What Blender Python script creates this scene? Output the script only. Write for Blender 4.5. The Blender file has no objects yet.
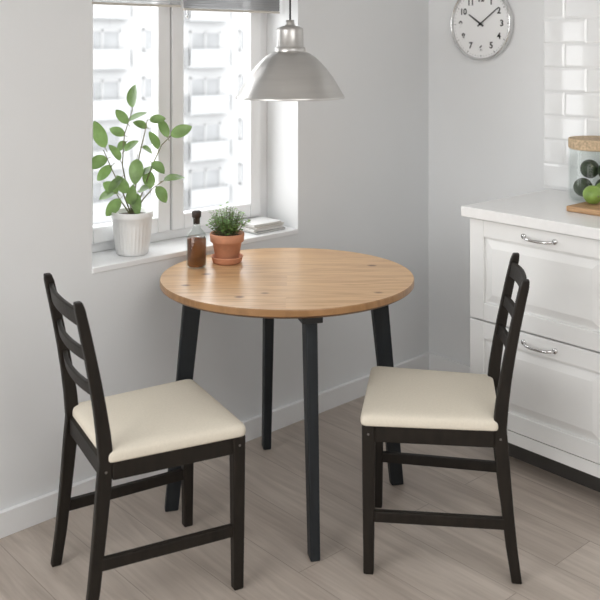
import bpy, bmesh, math, random
from mathutils import Vector, Matrix
random.seed(7)
C = bpy.context.scene.collection
PI = math.pi
# ------------------------------------------------------------ camera model
FPX = 890.0; YH = 48.0; H = 1.51
ANG = math.radians(48.05)
FW = Vector((-math.sin(ANG), math.cos(ANG), 0)); RT = Vector((math.cos(ANG), math.sin(ANG), 0))
CAM = Vector((2.714, -3.254, H))
SKEW = math.radians(1.2)                  # the window wall stands 1.2 degrees off square
def fl(d, l, z=0.0):                      # floor-plan point, metres ahead / to the right of the viewer
    p = CAM + FW*d + RT*l
    return Vector((p.x, p.y, z))
def heading(deg):
    a = math.radians(deg); v = FW*math.cos(a) + RT*math.sin(a)
    return math.atan2(v.y, v.x)
def skew(o):                              # turn a wall-mounted object with the window wall about the room corner
    l = o.location.copy(); c, s = math.cos(SKEW), math.sin(SKEW)
    o.location = (l.x*c - l.y*s, l.x*s + l.y*c, l.z)
    o.rotation_euler.z += SKEW
    return o
# ------------------------------------------------------------ materials
def new_mat(name):
    m = bpy.data.materials.new(name); m.use_nodes = True
    nt = m.node_tree; b = nt.nodes['Principled BSDF']
    return m, nt, b
def mat(name, col, rough=.5, metal=0, noise=.04, nscale=12, bump=0, bscale=80, spec=.5, coat=0, stretch=None, translucent=0, transmission=0):
    m, nt, b = new_mat(name)
    tc = nt.nodes.new('ShaderNodeTexCoord'); mp = nt.nodes.new('ShaderNodeMapping')
    if stretch: mp.inputs['Scale'].default_value = stretch
    nt.links.new(tc.outputs['Object'], mp.inputs[0])
    n = nt.nodes.new('ShaderNodeTexNoise'); n.inputs['Scale'].default_value = nscale; n.inputs['Detail'].default_value = 4
    nt.links.new(mp.outputs[0], n.inputs['Vector'])
    r = nt.nodes.new('ShaderNodeValToRGB')
    r.color_ramp.elements[0].position = .3; r.color_ramp.elements[1].position = .7
    r.color_ramp.elements[0].color = (*[c*(1-noise) for c in col], 1)
    r.color_ramp.elements[1].color = (*[min(1, c*(1+noise)) for c in col], 1)
    nt.links.new(n.outputs['Fac'], r.inputs[0]); nt.links.new(r.outputs[0], b.inputs['Base Color'])
    b.inputs['Roughness'].default_value = rough; b.inputs['Metallic'].default_value = metal
    b.inputs['Specular IOR Level'].default_value = spec
    b.inputs['Coat Weight'].default_value = coat
    b.inputs['Transmission Weight'].default_value = transmission
    if bump:
        n2 = nt.nodes.new('ShaderNodeTexNoise'); n2.inputs['Scale'].default_value = bscale
        nt.links.new(mp.outputs[0], n2.inputs['Vector'])
        bp = nt.nodes.new('ShaderNodeBump'); bp.inputs['Strength'].default_value = bump; bp.inputs['Distance'].default_value = .002
        nt.links.new(n2.outputs['Fac'], bp.inputs['Height']); nt.links.new(bp.outputs[0], b.inputs['Normal'])
    if translucent:
        tr = nt.nodes.new('ShaderNodeBsdfTranslucent'); tr.inputs[0].default_value = (col[0]*1.7, col[1]*1.7, col[2]*1.2, 1)
        mx = nt.nodes.new('ShaderNodeMixShader'); mx.inputs[0].default_value = translucent
        nt.links.new(b.outputs[0], mx.inputs[1]); nt.links.new(tr.outputs[0], mx.inputs[2]); nt.links.new(mx.outputs[0], nt.nodes['Material Output'].inputs[0])
    return m
def glass_mat(name, tint=(1,1,1), rough=0.0, base=.02, edge=.5, blend=.2):
    m = bpy.data.materials.new(name); m.use_nodes = True; nt = m.node_tree
    nt.nodes.remove(nt.nodes['Principled BSDF']); out = nt.nodes['Material Output']
    t = nt.nodes.new('ShaderNodeBsdfTransparent'); t.inputs[0].default_value = (*tint, 1)
    g = nt.nodes.new('ShaderNodeBsdfGlossy'); g.inputs['Roughness'].default_value = rough + .02
    lw = nt.nodes.new('ShaderNodeLayerWeight'); lw.inputs['Blend'].default_value = blend
    ma = nt.nodes.new('ShaderNodeMath'); ma.operation = 'MULTIPLY_ADD'; ma.inputs[1].default_value = edge; ma.inputs[2].default_value = base
    nt.links.new(lw.outputs['Facing'], ma.inputs[0])
    mx = nt.nodes.new('ShaderNodeMixShader')
    nt.links.new(ma.outputs[0], mx.inputs[0]); nt.links.new(t.outputs[0], mx.inputs[1]); nt.links.new(g.outputs[0], mx.inputs[2])
    nt.links.new(mx.outputs[0], out.inputs[0])
    return m
M = {}
M['wall'] = mat('wall_paint', (.825,.835,.842), .85, noise=.012, nscale=3, bump=.15, bscale=160)
M['white'] = mat('white_lacquer', (.90,.905,.91), .35, noise=.01)
M['frame'] = mat('window_frame_white', (.92,.925,.93), .3, noise=.01)
M['cab'] = mat('cabinet_off_white', (.87,.872,.862), .4, noise=.01)
M['counter'] = mat('worktop_white', (.90,.90,.895), .3, noise=.015, nscale=60)
M['plinth'] = mat('plinth_dark', (.06,.055,.05), .6)
M['tile'] = mat('white_glazed_tile', (.915,.925,.928), .05, noise=.01, coat=.3)
M['grout'] = mat('grout', (.93,.935,.94), .9)
M['ceramic'] = mat('white_ceramic', (.88,.88,.87), .3, noise=.01)
M['chair'] = mat('brown_black_wood', (.013,.0098,.007), .5, noise=.25, nscale=10, stretch=(6,6,1), bump=.05, spec=.3)
M['tleg'] = mat('blue_black_leg', (.015,.018,.021), .5, noise=.2, nscale=10, stretch=(6,6,1), spec=.35)
M['fabric'] = mat('cream_fabric', (.76,.70,.59), .92, noise=.03, nscale=180, bump=.15, bscale=500, spec=.2)
M['metal'] = mat('brushed_aluminium', (.60,.585,.565), .31, metal=1, noise=.04, nscale=5, stretch=(1,1,12))
M['inner'] = mat('shade_inner_white', (.8,.8,.78), .5)
M['chrome'] = mat('chrome', (.72,.72,.72), .14, metal=1, noise=.01)
M['steel'] = mat('dull_steel', (.25,.24,.23), .4, metal=1, noise=.02)
M['black'] = mat('black_plastic', (.012,.012,.012), .5)
M['clockface'] = mat('clock_face_white', (.92,.92,.92), .5, noise=.01)
M['terracotta'] = mat('terracotta', (.60,.28,.165), .8, noise=.12, nscale=25)
M['soil'] = mat('soil', (.05,.03,.02), .95, noise=.4, nscale=80)
M['leaf'] = mat('leaf_green', (.150,.235,.095), .25, noise=.6, nscale=16, translucent=.25)
M['herb'] = mat('herb_green', (.18,.31,.10), .5, noise=.45, nscale=40, translucent=.25)
M['stem'] = mat('stem_green', (.20,.19,.10), .6, noise=.2)
M['oil'] = mat('dark_amber_oil', (.22,.070,.016), .03, noise=.25, nscale=9, transmission=.7)
M['cork'] = mat('cork', (.58,.44,.29), .85, noise=.28, nscale=110)
M['dark_stopper'] = mat('dark_stopper', (.03,.02,.015), .5)
M['board'] = mat('cutting_board_wood', (.48,.29,.15), .55, noise=.25, nscale=14, stretch=(1,10,10))
M['avocado'] = mat('avocado_skin', (.036,.056,.024), .42, noise=.6, nscale=60, bump=.6, bscale=120)
M['lime'] = mat('lime_skin', (.24,.37,.075), .4, noise=.3, nscale=20)
M['paper'] = mat('page_paper', (.75,.74,.71), .8, noise=.1, nscale=10, stretch=(1,1,200))
M['cover1'] = mat('cover_light', (.78,.78,.77), .5)
M['cover2'] = mat('cover_grey', (.30,.31,.32), .5)
M['cover3'] = mat('cover_beige', (.60,.56,.50), .5)
M['facade'] = mat('facade_render', (.345,.347,.349), .9, noise=.02, nscale=.3)
M['facade2'] = mat('balcony_panel', (.320,.323,.326), .9, noise=.03)
M['fwin'] = mat('far_window_pane', (.258,.263,.267), .6, noise=.15, nscale=.6, spec=.1)
M['ffrm'] = mat('far_window_frame', (.345,.345,.345), .6)
M['ground'] = mat('pale_paving', (.42,.42,.42), .95)
M['glass'] = glass_mat('clear_glass', base=.01, edge=.15)
M['jar'] = glass_mat('jar_glass', (.97,.985,.98), base=.012, edge=.40, blend=.12)
def blind_mat(name, c, tf):
    m, nt, b = new_mat(name)
    tc = nt.nodes.new('ShaderNodeTexCoord')
    w = nt.nodes.new('ShaderNodeTexWave'); w.bands_direction = 'Z'; w.inputs['Scale'].default_value = 32; w.inputs['Distortion'].default_value = .3
    nt.links.new(tc.outputs['Object'], w.inputs['Vector'])
    r = nt.nodes.new('ShaderNodeValToRGB'); r.color_ramp.elements[0].color = (c*.7,c*.7,c*.71,1); r.color_ramp.elements[1].color = (c*1.25,c*1.25,c*1.27,1)
    nt.links.new(w.outputs['Fac'], r.inputs[0]); nt.links.new(r.outputs[0], b.inputs['Base Color'])
    b.inputs['Roughness'].default_value = .9
    tr = nt.nodes.new('ShaderNodeBsdfTranslucent'); tr.inputs[0].default_value = (c,c,c,1)
    mx = nt.nodes.new('ShaderNodeMixShader'); mx.inputs[0].default_value = .4
    tp = nt.nodes.new('ShaderNodeBsdfTransparent'); m2 = nt.nodes.new('ShaderNodeMixShader')
    k = nt.nodes.new('ShaderNodeMath'); k.operation = 'MULTIPLY_ADD'; k.inputs[1].default_value = .28; k.inputs[2].default_value = tf
    nt.links.new(w.outputs['Fac'], k.inputs[0]); nt.links.new(k.outputs[0], m2.inputs[0])
    nt.links.new(b.outputs[0], mx.inputs[1]); nt.links.new(tr.outputs[0], mx.inputs[2])
    nt.links.new(mx.outputs[0], m2.inputs[1]); nt.links.new(tp.outputs[0], m2.inputs[2]); nt.links.new(m2.outputs[0], nt.nodes['Material Output'].inputs[0])
    return m
M['blind_pale'] = blind_mat('sheer_blind_fabric', .42, .40)
M['blind_dark'] = blind_mat('grey_blind_fabric', .28, .22)
def floor_mat():
    m, nt, b = new_mat('whitewashed_oak_planks')
    N = nt.nodes.new; L = nt.links.new
    geo = N('ShaderNodeNewGeometry')
    br = N('ShaderNodeTexBrick'); br.offset = .37; br.inputs['Scale'].default_value = 1
    br.inputs['Brick Width'].default_value = 1.28; br.inputs['Row Height'].default_value = .193
    br.inputs['Mortar Size'].default_value = .0015; br.inputs['Mortar Smooth'].default_value = .3; br.inputs['Bias'].default_value = 0
    br.inputs['Color1'].default_value = (.555,.488,.430,1); br.inputs['Color2'].default_value = (.495,.430,.376,1)
    br.inputs['Mortar'].default_value = (.33,.28,.24,1)
    L(geo.outputs['Position'], br.inputs['Vector'])
    sc = N('ShaderNodeVectorMath'); sc.operation = 'SCALE'; sc.inputs['Scale'].default_value = 9; L(br.outputs['Color'], sc.inputs[0])
    last = br.outputs['Color']
    for scale, nsc, dist, lo, p0, p1 in (((1.0,9,1), 1.6, 1.3, .80, .32, .62), ((3.0,50,1), 1.8, .5, .93, .35, .60)):
        mp = N('ShaderNodeMapping'); mp.inputs['Scale'].default_value = scale; L(geo.outputs['Position'], mp.inputs[0])
        add = N('ShaderNodeVectorMath'); add.operation = 'ADD'; L(mp.outputs[0], add.inputs[0]); L(sc.outputs[0], add.inputs[1])
        n = N('ShaderNodeTexNoise'); n.inputs['Scale'].default_value = nsc; n.inputs['Detail'].default_value = 8; n.inputs['Distortion'].default_value = dist
        L(add.outputs[0], n.inputs['Vector'])
        r = N('ShaderNodeValToRGB'); r.color_ramp.elements[0].position = p0; r.color_ramp.elements[1].position = p1
        r.color_ramp.elements[0].color = (lo,lo-.012,lo-.024,1); r.color_ramp.elements[1].color = (1.03,1.03,1.03,1)
        L(n.outputs['Fac'], r.inputs[0])
        mx = N('ShaderNodeMix'); mx.data_type = 'RGBA'; mx.blend_type = 'MULTIPLY'; mx.inputs[0].default_value = 1
        L(last, mx.inputs[6]); L(r.outputs[0], mx.inputs[7]); last = mx.outputs[2]
    L(last, b.inputs['Base Color'])
    b.inputs['Roughness'].default_value = .40
    return m
M['floor'] = floor_mat()
def pine(name, c1, c2, knots=True):
    m, nt, b = new_mat(name)
    N = nt.nodes.new; L = nt.links.new
    tc = N('ShaderNodeTexCoord')
    br = N('ShaderNodeTexBrick'); br.offset = .5; br.inputs['Scale'].default_value = 1
    br.inputs['Brick Width'].default_value = 3; br.inputs['Row Height'].default_value = .136; br.inputs['Mortar Size'].default_value = .0003
    br.inputs['Color1'].default_value = (1,1,1,1); br.inputs['Color2'].default_value = (.96,.945,.93,1); br.inputs['Mortar'].default_value = (.90,.86,.81,1)
    L(tc.outputs['Object'], br.inputs['Vector'])
    sc = N('ShaderNodeVectorMath'); sc.operation = 'SCALE'; sc.inputs['Scale'].default_value = 30; L(br.outputs['Color'], sc.inputs[0])
    mp = N('ShaderNodeMapping'); mp.inputs['Scale'].default_value = (1.4, 16, 3); L(tc.outputs['Object'], mp.inputs[0])
    ad = N('ShaderNodeVectorMath'); ad.operation = 'ADD'; L(mp.outputs[0], ad.inputs[0]); L(sc.outputs[0], ad.inputs[1])
    n = N('ShaderNodeTexNoise'); n.inputs['Scale'].default_value = 2.4; n.inputs['Detail'].default_value = 8; n.inputs['Distortion'].default_value = 1.5
    L(ad.outputs[0], n.inputs['Vector'])
    r = N('ShaderNodeValToRGB'); r.color_ramp.elements[0].position = .37; r.color_ramp.elements[1].position = .58
    r.color_ramp.elements[0].color = (*c2, 1); r.color_ramp.elements[1].color = (*c1, 1); L(n.outputs['Fac'], r.inputs[0])
    mx = N('ShaderNodeMix'); mx.data_type = 'RGBA'; mx.blend_type = 'MULTIPLY'; mx.inputs[0].default_value = 1
    L(r.outputs[0], mx.inputs[6]); L(br.outputs['Color'], mx.inputs[7]); last = mx.outputs[2]
    if knots:
        mp2 = N('ShaderNodeMapping'); mp2.inputs['Scale'].default_value = (6.5, 9, 0); L(tc.outputs['Object'], mp2.inputs[0])
        v = N('ShaderNodeTexVoronoi'); v.inputs['Scale'].default_value = 1.0; L(mp2.outputs[0], v.inputs['Vector'])
        kr = N('ShaderNodeValToRGB'); kr.color_ramp.elements[0].position = .055; kr.color_ramp.elements[1].position = .13
        kr.color_ramp.elements[0].color = (.20,.08,.03,1); kr.color_ramp.elements[1].color = (1,1,1,1); L(v.outputs['Distance'], kr.inputs[0])
        m2 = N('ShaderNodeMix'); m2.data_type = 'RGBA'; m2.blend_type = 'MULTIPLY'; m2.inputs[0].default_value = .95
        L(last, m2.inputs[6]); L(kr.outputs[0], m2.inputs[7]); last = m2.outputs[2]
    L(last, b.inputs['Base Color']); b.inputs['Roughness'].default_value = .30
    return m
M['pine'] = pine('stained_pine', (.70,.46,.25), (.54,.32,.16))
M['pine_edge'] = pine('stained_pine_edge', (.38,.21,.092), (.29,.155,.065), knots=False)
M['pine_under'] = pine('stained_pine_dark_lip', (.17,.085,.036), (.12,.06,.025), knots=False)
# ------------------------------------------------------------ mesh helpers
def obj(name, bm, m, parent=None, smooth=False, bevel=0, seg=2, loc=None):
    bmesh.ops.recalc_face_normals(bm, faces=bm.faces)
    me = bpy.data.meshes.new(name); bm.to_mesh(me); bm.free()
    o = bpy.data.objects.new(name, me); C.objects.link(o)
    ms = m if isinstance(m, (list, tuple)) else [m]
    for x in ms: me.materials.append(x)
    if smooth:
        for p in me.polygons: p.use_smooth = True
    if bevel:
        b = o.modifiers.new('bevel', 'BEVEL'); b.width = bevel; b.segments = seg; b.limit_method = 'ANGLE'; b.angle_limit = .6
    if parent: o.parent = parent
    if loc is not None: o.location = loc
    return o
def thing(name, label, cat, loc=(0,0,0), rotz=0, group=None):
    o = bpy.data.objects.new(name, None); C.objects.link(o); o.empty_display_size = .05
    o.location = loc; o.rotation_euler = (0,0,rotz); o['label'] = label; o['category'] = cat
    if group: o['group'] = group
    return o
def tag(o, label, cat, group=None):
    o['label'] = label; o['category'] = cat
    if group: o['group'] = group
    return o
def struct(o): o['kind'] = 'structure'; return o
def box(bm, x0,x1,y0,y1,z0,z1):
    vs = [bm.verts.new((x,y,z)) for x in (x0,x1) for y in (y0,y1) for z in (z0,z1)]
    for f in ((0,1,3,2),(4,6,7,5),(0,4,5,1),(2,3,7,6),(0,2,6,4),(1,5,7,3)):
        bm.faces.new([vs[i] for i in f])
def B(*a):
    bm = bmesh.new(); box(bm, *a); return bm
def sweep(bm, pts, sizes, ax=(1,0,0), ay=(0,1,0)):
    ax = Vector(ax); ay = Vector(ay); rings = []
    for p, (w, d) in zip(pts, sizes):
        p = Vector(p)
        rings.append([bm.verts.new(p+ax*sx*w/2+ay*sy*d/2) for sx, sy in ((-1,-1),(1,-1),(1,1),(-1,1))])
    for a, b in zip(rings, rings[1:]):
        for i in range(4): bm.faces.new((a[i],a[(i+1)%4],b[(i+1)%4],b[i]))
    bm.faces.new(rings[0][::-1]); bm.faces.new(rings[-1])
def lathe(bm, prof, n=48, c=(0,0,0)):
    c = Vector(c); rings = []
    for r, z in prof:
        if r < 1e-6: rings.append([bm.verts.new(c+Vector((0,0,z)))])
        else: rings.append([bm.verts.new(c+Vector((r*math.cos(2*PI*i/n), r*math.sin(2*PI*i/n), z))) for i in range(n)])
    for a, b in zip(rings, rings[1:]):
        if len(a) == 1 and len(b) == 1: continue
        for i in range(n):
            j = (i+1) % n
            if len(a) == 1: bm.faces.new((a[0], b[i], b[j]))
            elif len(b) == 1: bm.faces.new((a[i], a[j], b[0]))
            else: bm.faces.new((a[i], a[j], b[j], b[i]))
def LA(prof, n=48, c=(0,0,0)):
    bm = bmesh.new(); lathe(bm, prof, n, c); return bm
def tube(bm, pts, rad, n=8):
    pts = [Vector(p) for p in pts]; rings = []
    if not isinstance(rad, (list, tuple)): rad = [rad]*len(pts)
    ref = Vector((.31,.27,.91)).normalized()
    for i, p in enumerate(pts):
        t = (pts[min(i+1,len(pts)-1)]-pts[max(i-1,0)]).normalized()
        if abs(t.dot(ref)) > .97: ref = Vector((1,0,0))
        u = t.cross(ref).normalized(); v = t.cross(u)
        rings.append([bm.verts.new(p+(u*math.cos(2*PI*k/n)+v*math.sin(2*PI*k/n))*rad[i]) for k in range(n)])
    for a, b in zip(rings, rings[1:]):
        for k in range(n): bm.faces.new((a[k],a[(k+1)%n],b[(k+1)%n],b[k]))
    bm.faces.new(rings[0][::-1]); bm.faces.new(rings[-1])
def T(pts, rad, n=8):
    bm = bmesh.new(); tube(bm, pts, rad, n); return bm
def dup(root, loc, rotz, label):
    r = root.copy(); C.objects.link(r); r.location = loc; r.rotation_euler = (0,0,rotz); r['label'] = label
    for ch in list(root.children):
        c = ch.copy(); C.objects.link(c); c.parent = r
        for g in ch.children:
            d = g.copy(); C.objects.link(d); d.parent = c
    return r
# ------------------------------------------------------------ room shell
RX, RY, RZ = 5.2, -5.6, 2.5
WY0, WY1, WZ0, WZ1 = -1.783, -.842, .775, 2.12     # window opening, along the window wall
struct(obj('floor', B(-.02, RX, RY, .02, -.05, 0), M['floor']))
struct(obj('ceiling', B(-.35, RX+.1, RY-.1, .1, RZ, RZ+.1), M['wall']))
bm = bmesh.new()
box(bm, -.28,0, RY,WY0, 0,RZ); box(bm, -.28,0, WY1,0, 0,RZ); box(bm, -.28,0, WY0,WY1, 0,WZ0-.02); box(bm, -.28,0, WY0,WY1, WZ1,RZ)
skew(struct(obj('wall_left', bm, M['wall'])))
struct(obj('wall_back', B(-.28,RX, 0,.1, 0,RZ), M['wall']))
struct(obj('wall_right', B(RX,RX+.1, RY,.1, 0,RZ), M['wall']))
struct(obj('wall_front', B(-.28,RX+.1, RY-.1,RY, 0,RZ), M['wall']))
skew(struct(obj('baseboard_left', B(0,.018, RY,0, 0,.078), M['white'], bevel=.0015)))
struct(obj('baseboard_back', B(.018,.675, -.018,0, 0,.078), M['white'], bevel=.0015))
# tiles
TX = .624
bm = bmesh.new(); box(bm, TX,RX-.01, -.004,0, .925,RZ-.02)
tz = .93; row = 0
while tz < 2.4:
    x = TX - (.1 if row % 2 else 0)
    while x < 2.6:
        a0 = max(x, TX); a1 = x+.1990
        z0, z1 = tz, tz+.0990; g = .009
        o_ = [bm.verts.new(v) for v in ((a0,-.0045,z0),(a1,-.0045,z0),(a1,-.0045,z1),(a0,-.0045,z1))]
        i_ = [bm.verts.new(v) for v in ((a0+g,-.0074,z0+g),(a1-g,-.0074,z0+g),(a1-g,-.0074,z1-g),(a0+g,-.0074,z1-g))]
        fs = [bm.faces.new(i_)]
        for k in range(4): fs.append(bm.faces.new((o_[k],o_[(k+1)%4],i_[(k+1)%4],i_[k])))
        for f in fs: f.material_index = 1
        x += .2
    tz += .1; row += 1
struct(obj('wall_backsplash', bm, [M['grout'], M['tile']]))
# ------------------------------------------------------------ window
wn = struct(bpy.data.objects.new('window_1', None)); C.objects.link(wn); wn.location = (0,0,0)
XW = -.18
obj('window_sill', B(-.24, .004, WY0, WY1, WZ0-.02, WZ0), M['frame'], wn, bevel=.003)
bm = bmesh.new(); fx0, fx1 = XW-.06, XW-.01
box(bm, fx0,fx1, WY0,WY0+.055, WZ0,WZ1); box(bm, fx0,fx1, WY1-.055,WY1, WZ0,WZ1)
box(bm, fx0,fx1, WY0+.055,WY1-.055, WZ0,WZ0+.04); box(bm, fx0,fx1, WY0+.055,WY1-.055, WZ1-.05,WZ1)
YM = (WY0+WY1)/2 - .03
box(bm, fx0,fx1, YM-.02,YM+.02, WZ0+.04,WZ1-.05)
obj('window_frame', bm, M['frame'], wn, bevel=.004)
for y0, y1 in ((WY0+.05, YM-.004), (YM+.004, WY1-.05)):
    bm = bmesh.new(); s0, s1 = XW-.04, XW+.008; w = .056
    box(bm, s0,s1, y0,y0+w, WZ0+.035,WZ1-.045); box(bm, s0,s1, y1-w,y1, WZ0+.035,WZ1-.045)
    box(bm, s0,s1, y0+w,y1-w, WZ0+.035,WZ0+.095); box(bm, s0,s1, y0+w,y1-w, WZ1-.1,WZ1-.045)
    sh = obj('sash', bm, M['frame'], wn, bevel=.006)
    obj('pane', B(XW-.02,XW-.016, y0+w-.004,y1-w+.004, WZ0+.091,WZ1-.096), M['glass'], sh)
skew(wn)
# blinds
YB = -1.345
for y0, y1, zb, mt, lab in ((WY0+.012, YB-.006, 1.662, 'blind_pale', 'sheer pale grey roller blind at the top of the left window half'),
                            (YB+.006, WY1-.012, 1.652, 'blind_dark', 'darker grey roller blind with pull knob at the top of the right window half')):
    bl = thing('roller_blind', lab, 'blind', (-.10, (y0+y1)/2, zb), 0, 'roller blinds in the window')
    hw = (y1-y0)/2
    obj('fabric', B(-.001,.001, -hw,hw, .010,.425), M[mt], bl)
    obj('bottom_rail', B(-.005,.005, -hw,hw, 0,.009), M['cover3'], bl, bevel=.003)
    obj('roller', T([(0,-hw,.44),(0,hw,.44)], .018, 20), M['white'], bl)
    if mt == 'blind_dark':
        bm = bmesh.new(); tube(bm, [(.006,-hw+.012,.004),(.008,-hw+.012,-.02)], .0015, 8); lathe(bm, [(0,-.007),(.005,-.005),(.007,0),(.005,.005),(0,.007)], 16, (.008,-hw+.012,-.024))
        obj('pull_knob', bm, M['chrome'], bl)
    skew(bl)
# ------------------------------------------------------------ outside
struct(obj('ground_outside', B(-90,-.8, -60,90, -14.3,-14), M['ground']))
bd = thing('apartment_building', 'pale apartment block with rows of windows and balconies seen through the window', 'building', (-40, 20, -14))
obj('wall', B(-10,0, -14,24, 0,26), M['facade'], bd)
for fz in range(7):
    for cy in range(6):
        y = -6 + cy*3.4; z = 4.2 + fz*2.7
        if cy % 2 == 0:
            wz0, wz1, wy = z-.5, z+1.5, 1.1
        else:
            wz0, wz1, wy = z+.35, z+1.6, .85
        bm = bmesh.new(); t = .1
        box(bm, 0,.08, y-wy,y-wy+t, wz0,wz1); box(bm, 0,.08, y+wy-t,y+wy, wz0,wz1); box(bm, 0,.08, y-.05,y+.05, wz0,wz1)
        box(bm, 0,.08, y-wy,y+wy, wz0,wz0+t); box(bm, 0,.08, y-wy,y+wy, wz1-t,wz1)
        w = obj('window', bm, M['ffrm'], bd)
        obj('pane', B(.005,.03, y-wy+.02,y+wy-.02, wz0+.02,wz1-.02), M['fwin'], w)
        if cy % 2 == 0:
            bm = bmesh.new(); box(bm, 0,.6, y-1.5,y+1.5, z-.62,z-.5); box(bm, .54,.6, y-1.5,y+1.5, z-.5,z+.45)
            box(bm, 0,.6, y-1.5,y-1.44, z-.5,z+.45); box(bm, 0,.6, y+1.44,y+1.5, z-.5,z+.45)
            obj('balcony', bm, M['facade2'], bd)
# ------------------------------------------------------------ kitchen units
def cabinet(x0, w, label):
    t = thing('kitchen_cabinet', label, 'cabinet', (x0, 0, 0), 0, 'drawer base cabinets under the worktop')
    bm = bmesh.new(); box(bm, 0.001,w-.001, -.564,-.012, .105,.886); box(bm, .001,w-.001, -.583,-.564, .105,.148)
    obj('body', bm, M['cab'], t)
    obj('plinth', B(0.03 if x0 < .8 else 0,w, -.475,-.46, 0,.105), M['plinth'], t)
    for z0, z1 in ((.517,.882), (.151,.511)):
        bm = bmesh.new(); a, b = .003, w-.003; fr = .062; y0, y1, yi = -.586, -.565, -.577
        box(bm, a,a+fr, y0,y1, z0,z1); box(bm, b-fr,b, y0,y1, z0,z1); box(bm, a+fr,b-fr, y0,y1, z0,z0+fr); box(bm, a+fr,b-fr, y0,y1, z1-fr,z1)
        box(bm, a+fr,b-fr, yi,y1, z0+fr,z1-fr)
        s = .028; p0 = a+fr+.008; p1 = b-fr-.008; q0 = z0+fr+.008; q1 = z1-fr-.008
        o_ = [bm.verts.new(v) for v in ((p0,yi,q0),(p1,yi,q0),(p1,yi,q1),(p0,yi,q1))]
        i_ = [bm.verts.new(v) for v in ((p0+s,y0+.001,q0+s),(p1-s,y0+.001,q0+s),(p1-s,y0+.001,q1-s),(p0+s,y0+.001,q1-s))]
        bm.faces.new(i_)
        for k in range(4): bm.faces.new((o_[k],o_[(k+1)%4],i_[(k+1)%4],i_[k]))
        d = obj('drawer', bm, M['cab'], t, bevel=.0025)
        hx = w/2; hz = z1-.031; L_ = .062
        bm = bmesh.new(); pts = []
        for k in range(13):
            u = -1+2*k/12; pts.append((hx+u*L_, y0-.024*(1-abs(u)**4)-.001, hz-.002-.004*(1-u*u)))
        tube(bm, pts, [.0045]+[.0055]*11+[.0045], 10)
        for sx in (-1,1): tube(bm, [(hx+sx*L_,y0,hz),(hx+sx*L_,y0-.006,hz)], .009, 14)
        obj('handle', bm, M['chrome'], d, smooth=True)
    return t
cabinet(.682, .60, 'off-white panelled two-drawer base cabinet with bow handles at the worktop end')
cabinet(1.282, .60, 'off-white panelled two-drawer base cabinet just beyond the right edge, beside the end cabinet')
wt = tag(obj('worktop', B(.660,1.9, -.607,-.010, .887,.925), M['counter'], bevel=.003), 'white kitchen worktop running along the tiled wall over the drawers', 'worktop')
# chopping board
cb = thing('cutting_board', 'brown wooden cutting board lying on the white worktop in front of the glass jar', 'cutting board', (1.19,-.335,.9255))
obj('board', B(-.21,.21, -.080,.080, 0,.02), M['board'], cb, bevel=.004)
# jar
jx, jy, jz = .940, -.130, .9255
jr = thing('glass_jar', 'glass storage jar with cork lid holding avocados and limes on the worktop', 'jar', (jx,jy,jz))
obj('jar_body', LA([(0,0),(.097,0),(.104,.006),(.105,.02),(.105,.195),(.102,.200),(.1005,.195),(.1005,.02),(.096,.007),(0,.006)], 56), M['jar'], jr, smooth=True)
obj('lid', LA([(0,.198),(.099,.198),(.099,.2015),(.105,.2015),(.106,.204),(.106,.236),(.104,.239),(0,.239)], 56), M['cork'], jr)
def fruit(name, label, cat, m, loc, r, ell, rot, group):
    bm = bmesh.new(); pr = []
    for k in range(17):
        a = PI*k/16; z = -math.cos(a)*r*ell; rr = math.sin(a)*r*(1-.28*math.cos(PI-a)*(1 if cat == 'avocado' else 0))
        pr.append((max(rr,0) if 0 < k < 16 else 0, z))
    if cat == 'lime': pr[-1] = (0, r*ell+.004)
    lathe(bm, pr, 24)
    t = thing(name, label, cat, loc, 0, group); t.rotation_euler = rot
    obj('flesh', bm, m, t, smooth=True)
    obj('stem_end', LA([(0,r*ell-.003),(.004,r*ell-.002),(.003,r*ell+.003),(0,r*ell+.0035)], 10), M['stem'], t)
    return t
z0 = jz+.008
G = 'fruit in the glass jar'
fruit('avocado', 'dark avocado lying at the front left of the glass jar', 'avocado', M['avocado'], (jx-.036,jy-.034,z0+.041), .035, 1.35, (PI/2,.1,.75), G)
fruit('lime', 'yellow-green lime at the bottom front right of the glass jar', 'lime', M['lime'], (jx+.046,jy-.026,z0+.038), .034, 1.12, (PI/2,0,1.4), G)
fruit('avocado', 'dark avocado hidden at the back of the glass jar', 'avocado', M['avocado'], (jx+.004,jy+.052,z0+.038), .032, 1.15, (PI/2,0,1.5), G)
fruit('avocado', 'dark avocado resting topmost in the glass jar', 'avocado', M['avocado'], (jx-.032,jy+.004,z0+.112), .035, 1.40, (PI/2-.3,.2,.6), G)
fruit('avocado', 'dark avocado lying on top at the right side of the glass jar', 'avocado', M['avocado'], (jx+.046,jy+.004,z0+.108), .033, 1.25, (PI/2,.2,1.2), G)
fruit('lime', 'bright green lime on the cutting board in front of the jar', 'lime', M['lime'], (1.030,-.318,.9465+.0335), .034, 1.12, (PI/2,0,1.0), None)
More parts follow.
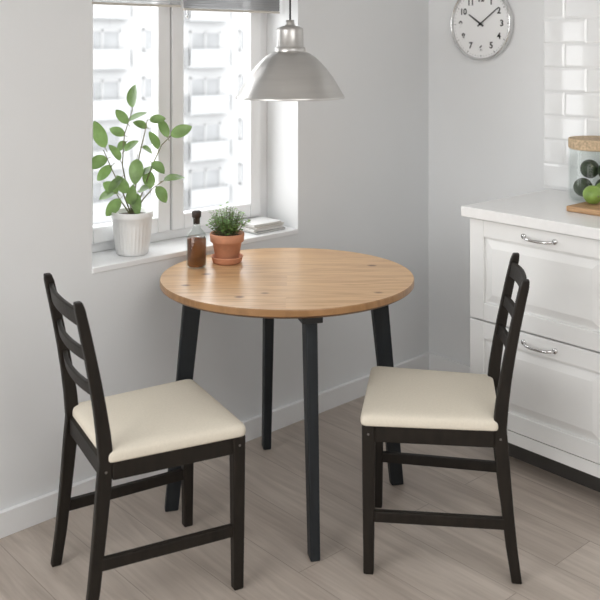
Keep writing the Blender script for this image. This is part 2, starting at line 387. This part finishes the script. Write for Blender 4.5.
# ------------------------------------------------------------ clock
ck = thing('wall_clock', 'round chrome wall clock with black numerals on the back wall', 'clock', (.314, 0, 1.617))
R_ = .164
RX90 = Matrix.Rotation(PI/2, 4, 'X')
def face(bm): bmesh.ops.transform(bm, matrix=RX90, verts=bm.verts); return bm
obj('case', face(LA([(0,.0),(R_-.004,0),(R_,.006),(R_,.024),(R_-.003,.030),(R_-.007,.032),(R_-.010,.029),(R_-.0125,.022),(R_-.0125,.016),(0,.016)], 96)), M['chrome'], ck, smooth=True)
obj('clock_face', face(LA([(0,.0165),(R_-.013,.0165),(R_-.013,.018),(0,.018)], 96)), M['clockface'], ck)
bm = bmesh.new()
for k in range(60):
    a = 2*PI*k/60; l, w = (.008,.0026) if k % 5 == 0 else (.005,.0012)
    mm = Matrix.Rotation(-a, 4, 'Z'); b2 = bmesh.new(); box(b2, -w/2,w/2, R_-.022-l+.004,R_-.018, .018,.0185); bmesh.ops.transform(b2, matrix=mm, verts=b2.verts)
    me = bpy.data.meshes.new('tmp'); b2.to_mesh(me); b2.free(); bm.from_mesh(me); bpy.data.meshes.remove(me)
obj('minute_marks', face(bm), M['black'], ck)
for k in range(1, 13):
    cu = bpy.data.curves.new('num', 'FONT'); cu.body = str(k); cu.size = .038; cu.align_x = 'CENTER'; cu.align_y = 'CENTER'; cu.extrude = .0003; cu.offset = .0011
    to = bpy.data.objects.new('num', cu); C.objects.link(to)
    bpy.context.view_layer.update()
    me = bpy.data.meshes.new_from_object(to.evaluated_get(bpy.context.evaluated_depsgraph_get()))
    a = 2*PI*k/12; rr = .111
    me.transform(Matrix.Translation((rr*math.sin(a), rr*math.cos(a), .0185)))
    bm = bmesh.new(); bm.from_mesh(me); bpy.data.meshes.remove(me); bpy.data.objects.remove(to); bpy.data.curves.remove(cu)
    obj('numeral', face(bm), M['black'], ck)
def hand(name, ang, L, w, z):
    bm = bmesh.new(); sweep(bm, [(0,-.018,z),(0,L,z)], [(w,.001),(w*.55,.001)], (1,0,0), (0,0,1))
    bmesh.ops.transform(bm, matrix=Matrix.Rotation(-ang, 4, 'Z'), verts=bm.verts); return obj(name, face(bm), M['black'], ck)
hand('hour_hand', math.radians(304), .076, .009, .021)
hand('minute_hand', math.radians(54), .110, .007, .023)
obj('hub', face(LA([(0,.02),(.007,.02),(.007,.0255),(0,.0255)], 20)), M['black'], ck)
# ------------------------------------------------------------ table
TC = fl(3.0, -.043)
tb = thing('round_table', 'round pine-topped dining table on four splayed blue-black legs', 'table', TC, heading(90))
R = .425; zt = .746
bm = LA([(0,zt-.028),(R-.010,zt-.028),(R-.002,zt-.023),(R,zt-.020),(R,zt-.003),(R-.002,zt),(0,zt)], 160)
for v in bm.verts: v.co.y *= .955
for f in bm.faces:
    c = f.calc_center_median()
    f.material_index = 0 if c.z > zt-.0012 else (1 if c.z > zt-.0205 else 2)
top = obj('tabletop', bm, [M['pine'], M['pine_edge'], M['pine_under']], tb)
bm = bmesh.new()
for ang in (13, 103):
    b2 = bmesh.new(); box(b2, -.29,.29, -.02,.02, zt-.052,zt-.0285)
    bmesh.ops.transform(b2, matrix=Matrix.Rotation(math.radians(ang), 4, 'Z'), verts=b2.verts)
    me = bpy.data.meshes.new('tmp'); b2.to_mesh(me); b2.free(); bm.from_mesh(me); bpy.data.meshes.remove(me)
obj('underframe', bm, M['tleg'], tb)
for k in range(4):
    a = math.radians(-77 + 90*k)
    u = Vector((math.cos(a), math.sin(a), 0)); v = Vector((-u.y, u.x, 0)); rf = .374 if k % 2 == 0 else .388
    bm = bmesh.new()
    sweep(bm, [u*.316+Vector((0,0,zt-.0285)), u*.322+Vector((0,0,zt-.09)), u*rf], [(.058,.036),(.058,.036),(.044,.030)], u, v)
    leg = obj('leg', bm, M['tleg'], tb, bevel=.004)
    bm = bmesh.new(); sweep(bm, [u*.27+Vector((0,0,zt-.043)), u*.360+Vector((0,0,zt-.043))], [(.070,.029),(.064,.029)], v, (0,0,1))
    obj('bracket', bm, M['black'], tb, bevel=.003)
# ------------------------------------------------------------ chairs
def cushion(z0, h):
    bm = bmesh.new(); xf, xb, wf, wb = .209, -.187, .208, .184; n = 12; rc = .024
    corners = [(xf,wf),(xb,wb),(xb,-wb),(xf,-wf)]
    out = []
    for i in range(4):
        p = Vector(corners[i]); a = Vector(corners[i-1]); b = Vector(corners[(i+1)%4])
        da = (a-p).normalized(); db = (b-p).normalized(); s = p+da*rc; e = p+db*rc
        for k in range(n+1):
            t = k/n; out.append(s*(1-t)**2 + p*2*t*(1-t) + e*t*t)
        nx = Vector(corners[(i+1)%4]); s2 = e; e2 = nx + (p-nx).normalized()*rc
        for k in range(1, 8): out.append(s2.lerp(e2, k/8))
    cen = Vector((.012,0)); rings = []
    prof = [(.99,0),(.997,.004),(1,.010),(1,.018),(.997,.026),(.990,.0325),(.976,.038),(.95,.0425),(.90,.0465),(.80,.050),(.6,.0535),(.3,.0555)]
    for s, z in prof:
        rings.append([bm.verts.new((cen.x+(p.x-cen.x)*s, (p.y)*s, z0+z*h/.056)) for p in out])
    m = len(out)
    for a, b in zip(rings, rings[1:]):
        for i in range(m): bm.faces.new((a[i],a[(i+1)%m],b[(i+1)%m],b[i]))
    c = bm.verts.new((cen.x,0,z0+h))
    for i in range(m): bm.faces.new((rings[-1][i], rings[-1][(i+1)%m], c))
    bm.faces.new(rings[0][::-1])
    return bm
def post_x(z):      # centre line of the rear post
    if z < .43: t = z/.43; return -.232 + .047*t**.8
    t = (z-.43)/.43; return -.185 - .074*t**1.35
def post_y(z): return .170 - .005*(z/.85)
def make_chair(label):
    t = thing('dining_chair', label, 'chair', (0,0,0), 0, 'brown-black dining chairs at the round table')
    SZ = .432
    obj('seat', cushion(SZ-.004, .040), M['fabric'], t, smooth=True)
    bm = bmesh.new(); a0, a1 = SZ-.052, SZ-.003
    box(bm, .172,.194, -.165,.165, a0,a1); box(bm, -.196,-.176, -.158,.158, a0,a1)
    for s in (-1,1):
        sweep(bm, [(-.17,s*.173,(a0+a1)/2),(.172,s*.188,(a0+a1)/2)], [(a1-a0,.02)]*2, (0,0,1), (0,1,0))
    obj('seat_frame', bm, M['chair'], t, bevel=.003)
    for s in (-1,1):
        bm = bmesh.new(); sweep(bm, [(.185,s*.187,0),(.185,s*.187,.2),(.185,s*.187,SZ-.003)], [(.029,.027),(.034,.030),(.038,.033)])
        lg = obj('leg', bm, M['chair'], t, bevel=.004)
        obj('bolt', T([(.185,s*.203,SZ-.028),(.185,s*.2045,SZ-.028)], .0035, 12), M['steel'], lg)
        bm = bmesh.new(); zs = [0,.1,.2,.3,.36,.43,.50,.57,.64,.71,.78,.835,.855]
        sz = [.029,.032,.034,.037,.039,.039,.037,.034,.032,.030,.029,.027,.020]
        sweep(bm, [(post_x(z), s*post_y(z), z) for z in zs], [(w,.023) for w in sz])
        ps = obj('rear_leg', bm, M['chair'], t, bevel=.004)
        zb = SZ-.028
        obj('bolt', T([(post_x(zb),s*(post_y(zb)+.011),zb),(post_x(zb),s*(post_y(zb)+.0125),zb)], .0035, 12), M['steel'], ps)
        zc = .165
        bm = bmesh.new(); sweep(bm, [(post_x(zc)+.01, s*.172, zc),(.173, s*.187, zc)], [(.032,.018)]*2, (0,0,1), (0,1,0))
        obj('stretcher', bm, M['chair'], t, bevel=.003)
    for zc, hh in ((.805,.046),(.705,.034),(.610,.034)):
        bm = bmesh.new(); pts = []; szs = []
        for k in range(13):
            u = -1+2*k/12; pts.append((post_x(zc)-.018*(1-u*u)+.002, u*(post_y(zc)-.008), zc + (.005*(1-u*u) if hh > .04 else 0))); szs.append((.013, hh))
        sweep(bm, pts, szs, (1,0,0), (-.18,0,1))
        obj('back_slat', bm, M['chair'], t, bevel=.003)
    return t
ch = make_chair('brown-black wooden dining chair with cream seat, below the window left of the table')
ch.location = fl(2.565, -.428); ch.rotation_euler = (0,0,heading(61))
dup(ch, fl(2.72, .410), heading(-81), 'brown-black wooden dining chair with cream seat, right of the table near the drawers')
# ------------------------------------------------------------ pendant lamp
LP = fl(3.06, -.034)
zr = H - 50/FPX*3.06
pl = thing('pendant_lamp', 'brushed aluminium bell-shaped pendant lamp hanging over the round table', 'lamp', (LP.x, LP.y, zr))
outer = [(.186,0),(.187,.003),(.183,.009),(.174,.024),(.161,.047),(.146,.072),(.127,.098),(.107,.121),(.086,.141),(.066,.154),(.052,.160)]
outer = [(r*1.01, z) for r, z in outer]
inner = [(r-.0025, z-.001) for r, z in outer[::-1]][:-1] + [(.1855,0)]
bm = LA(outer + inner + [(outer[0][0],0)], 96)
obj('lamp_shade', bm, M['metal'], pl, smooth=True)
obj('lamp_cap', LA([(0,.156),(.052,.157),(.053,.161),(.052,.172),(.048,.175),(.046,.177),(.0455,.232),(.044,.240),(.032,.246),(.018,.249),(.015,.256),(.014,.268),(0,.268)], 56), M['metal'], pl, smooth=True)
obj('cord', T([(0,0,.268),(0,0,RZ-zr-.05)], .0035, 10), M['black'], pl)
obj('ceiling_cup', LA([(0,RZ-zr-.075),(.012,RZ-zr-.07),(.045,RZ-zr-.01),(.047,RZ-zr-.001),(0,RZ-zr-.001)], 32), M['metal'], pl, smooth=True)
obj('bulb', LA([(0,.02),(.02,.025),(.030,.045),(.028,.07),(.016,.10),(.014,.14),(0,.14)], 24), M['inner'], pl, smooth=True)
# ------------------------------------------------------------ plants
def leaf(bm, base, direction, L, W, up=Vector((0,0,1)), droop=.25, fold=.15, n=7, pw=.7):
    d = Vector(direction).normalized(); s = d.cross(up)
    if s.length < .05: s = d.cross(Vector((1,0,0)))
    s.normalize(); u = s.cross(d).normalized(); rows = []
    base = Vector(base)
    for k in range(n+1):
        t = k/n; w = W/2*(math.sin(PI*min(1,t**.9))**pw if 0 < t < 1 else 0)
        c = base + d*(L*t) - u*(droop*L*t*t)
        if w < 1e-5: rows.append([bm.verts.new(c)])
        else: rows.append([bm.verts.new(c - s*w + u*w*fold), bm.verts.new(c), bm.verts.new(c + s*w + u*w*fold)])
    for a, b in zip(rows, rows[1:]):
        if len(a) == 1: bm.faces.new((a[0],b[0],b[1])); bm.faces.new((a[0],b[1],b[2]))
        elif len(b) == 1: bm.faces.new((a[0],b[0],a[1])); bm.faces.new((a[1],b[0],a[2]))
        else:
            bm.faces.new((a[0],b[0],b[1],a[1])); bm.faces.new((a[1],b[1],b[2],a[2]))
PD = 3.185
PP = fl(PD, -.600, WZ0+.0005)
pp = thing('potted_plant', 'tall leafy green plant in a white ribbed pot on the window sill', 'plant', PP, heading(90))
bm = bmesh.new(); n = 120
prof = [(0,0),(.052,0),(.056,.004),(.060,.03),(.064,.06),(.068,.10),(.0705,.128),(.074,.130),(.075,.136),(.075,.150),(.072,.153),(.068,.150),(.066,.135),(0,.134)]
lathe(bm, prof, n)
for v in bm.verts:
    r = math.hypot(v.co.x, v.co.y)
    if r > .054 and .004 < v.co.z < .127:
        k = 1 + .018*math.cos(math.atan2(v.co.y, v.co.x)*30); v.co.x *= k; v.co.y *= k
obj('pot', bm, M['ceramic'], pp, smooth=True)
obj('soil', LA([(0,.135),(.0655,.1355),(.03,.142),(0,.143)], 32), M['soil'], pp)
def lp(px, py): return ((px-133)*PD/FPX, H-(py-YH)*PD/FPX-WZ0)   # plant's own upright plane
sb = bmesh.new(); lb = bmesh.new()
stems = [[(133,212),(128,190),(123,165),(125,135),(133,110)],
         [(134,212),(143,192),(152,166),(161,146),(171,136)],
         [(132,212),(124,192),(113,167),(106,149)],
         [(134,212),(144,199),(154,188),(164,181)],
         [(131,212),(122,203),(115,193)],
         [(133,212),(137,185),(141,155),(147,132),(150,119)]]
for i, st in enumerate(stems):
    pts = []
    for j, (x, y) in enumerate(st):
        a, b = lp(x, y); pts.append((a, (.02*math.sin(i*2.1))*j*.6, b if j else .138))
    tube(sb, pts, [.0030-.0015*j/(len(pts)-1) for j in range(len(pts))], 8)
L_ = [((133,108),(134,86),.056,0),((129,124),(117,110),.034,-.01),((128,122),(144,111),.034,.02),((125,136),(110,128),.034,.02),
 ((106,148),(96,123),.048,.0),((109,158),(91,164),.046,-.02),((112,166),(97,180),.038,.02),
 ((122,160),(115,144),.034,-.03),((124,152),(136,141),.036,.03),((139,158),(139,180),.050,-.04),
 ((153,162),(166,169),.040,-.02),((158,150),(151,132),.038,.02),
 ((171,136),(191,127),.044,.0),((168,138),(160,119),.034,.02),((150,120),(165,118),.032,.0),((148,128),(136,121),.032,.0),
 ((164,181),(183,175),.046,.0),((157,186),(168,201),.042,-.02),((150,190),(147,169),.046,.02),
 ((141,190),(150,186),.040,-.05),((140,192),(138,212),.040,-.05),((130,192),(121,176),.040,-.05),
 ((122,198),(110,213),.042,-.03),((115,193),(101,197),.044,.0),
 ((118,194),(104,183),.044,.02),((133,204),(136,186),.038,-.05),((142,148),(153,152),.032,.02),
 ((127,142),(117,150),.032,.0),((124,176),(113,188),.038,-.04),((142,176),(153,167),.034,.03)]
for i, ((bx, by), (tx, ty), w, dy) in enumerate(L_):
    a = lp(bx, by); b = lp(tx, ty); base = Vector((a[0], dy*.6, a[1])); tip = Vector((b[0], dy*1.2+random.uniform(-.02,.02), b[1]))
    d = tip-base; up = Vector((random.uniform(-.8,.8), -.8, random.choice((.35,.8,1.3))))
    tube(sb, [base-d*.18, base+d*.05], .0012, 6)
    leaf(lb, base, d, d.length*1.06, w*1.04, up, droop=random.uniform(.12,.32), fold=.25, n=10, pw=.68)
obj('stems', sb, M['stem'], pp, smooth=True); obj('foliage', lb, M['leaf'], pp, smooth=True)
# herb
HP = fl(3.175, -.260, zt+.0005)
hp = thing('potted_herb', 'small green herb in a terracotta pot and saucer on the table', 'plant', HP, 0)
obj('saucer', LA([(0,0),(.046,0),(.052,.004),(.056,.020),(.058,.022),(.056,.024),(.052,.022),(.047,.008),(0,.007)], 48), M['terracotta'], hp, smooth=True)
obj('pot', LA([(0,.0075),(.038,.0075),(.041,.010),(.052,.073),(.057,.074),(.060,.077),(.062,.102),(.060,.105),(.055,.104),(.053,.092),(0,.090)], 48), M['terracotta'], hp, smooth=True)
obj('soil', LA([(0,.0905),(.0525,.092),(.02,.098),(0,.099)], 24), M['soil'], hp)
hb = bmesh.new(); hs = bmesh.new()
for i in range(100):
    a = random.uniform(0, 2*PI); rr = random.uniform(0,1)**.6; hh = .094*(1-rr*rr*.5)*random.uniform(.55,1.2)
    p0 = Vector((math.cos(a)*rr*.034, math.sin(a)*rr*.034, .095)); p1 = Vector((math.cos(a)*rr*.080, math.sin(a)*rr*.080, .100+hh))
    tube(hs, [p0, p0.lerp(p1,.5)+Vector((0,0,.006)), p1], [.0011,.0009,.0005], 5)
    for k in range(7):
        q = p0.lerp(p1, .3+.7*k/6); b = random.uniform(0, 2*PI)
        leaf(hb, q, (math.cos(b), math.sin(b), random.uniform(-.2,.7)), random.uniform(.011,.018), random.uniform(.009,.014), droop=.2, n=4)
obj('stems', hs, M['stem'], hp); obj('foliage', hb, M['herb'], hp, smooth=True)
# bottle
BP = fl(3.105, -.361, zt+.0005)
bo = thing('oil_bottle', 'clear glass bottle of dark amber oil with a stopper beside the terracotta pot', 'bottle', BP)
obj('oil', LA([(0,.005),(.029,.005),(.0325,.009),(.0325,.098),(.0300,.106),(0,.106)], 40), M['oil'], bo, smooth=True)
obj('glass_body', LA([(0,0),(.032,0),(.036,.004),(.0370,.010),(.0370,.106),(.032,.118),(.020,.130),(.0145,.140),(.0135,.165),(.016,.167),(.016,.173),(.0125,.174),(.012,.165),(.012,.142),(.018,.130),(.030,.116),(.0345,.104),(.0345,.010),(.031,.003),(0,.003)], 40), M['jar'], bo, smooth=True)
obj('stopper', LA([(0,.150),(.011,.150),(.0118,.172),(.016,.1745),(.0165,.192),(.014,.196),(0,.197)], 28), M['dark_stopper'], bo, smooth=True)
# magazines
bz = WZ0+.0005
specs = [(.156,.135,.008,'cover2',.02,'grey magazine at the bottom of the sill stack'),
         (.150,.13,.009,'cover1',-.03,'pale magazine second from the bottom of the sill stack'),
         (.152,.13,.007,'cover3',.03,'beige magazine second from the top of the sill stack'),
         (.144,.12,.008,'cover1',-.02,'white magazine on top of the sill stack')]
for i, (w, d, h, cm, rz, lab) in enumerate(specs):
    b = thing('magazine', lab, 'magazine', (-.096, -.966+(.004,-.004,.003,-.004)[i], bz), rz, 'magazines stacked on the window sill')
    bm = bmesh.new(); box(bm, -d/2,d/2, -w/2,w/2, 0,.0012); box(bm, -d/2,d/2, -w/2,w/2, h-.0012,h); box(bm, -d/2,-d/2+.0012, -w/2,w/2, 0,h)
    obj('cover', bm, M[cm], b)
    obj('pages', B(-d/2+.0012,d/2-.002, -w/2+.002,w/2-.002, .0012,h-.0012), M['paper'], b)
    skew(b)
    bz += h+.0012
# ------------------------------------------------------------ light
w = bpy.data.worlds.new('World'); bpy.context.scene.world = w; w.use_nodes = True
bg = w.node_tree.nodes['Background']; bg.inputs[0].default_value = (.975,.99,1,1); bg.inputs[1].default_value = 4.5
def area(name, loc, target, sx, sy, power, col=(1,1,1), portal=False):
    l = bpy.data.lights.new(name, 'AREA'); l.shape = 'RECTANGLE'; l.size = sx; l.size_y = sy; l.energy = power; l.color = col
    o = bpy.data.objects.new(name, l); C.objects.link(o); o.location = loc
    o.rotation_euler = (Vector(target)-Vector(loc)).to_track_quat('-Z', 'Y').to_euler()
    if portal: l.cycles.is_portal = True
    return o
area('window_portal', (-.27,(WY0+WY1)/2,1.45), (1,(WY0+WY1)/2,1.45), WZ1-WZ0+.15, WY1-WY0+.15, 1, portal=True)
area('ceiling_softbox', (3.0,-2.2,2.45), (3.0,-2.2,0), 1.8, 1.8, 30, (1,.997,.988))
area('side_softbox', (1.2,-5.3,1.5), (1.7,0,1.0), 2.2, 1.8, 64, (1,.997,.988))
# ------------------------------------------------------------ camera
cd = bpy.data.cameras.new('camera'); co = bpy.data.objects.new('camera', cd); C.objects.link(co)
cd.sensor_width = 36; cd.sensor_fit = 'HORIZONTAL'; cd.lens = FPX/600*36; cd.shift_y = -(300-YH)/600
cd.clip_start = .05; cd.clip_end = 300
cd.dof.use_dof = True; cd.dof.focus_distance = 2.9; cd.dof.aperture_fstop = 4.0
co.location = CAM; co.rotation_euler = (PI/2, 0, ANG)
bpy.context.scene.camera = co
bpy.context.scene.view_settings.view_transform = 'Standard'
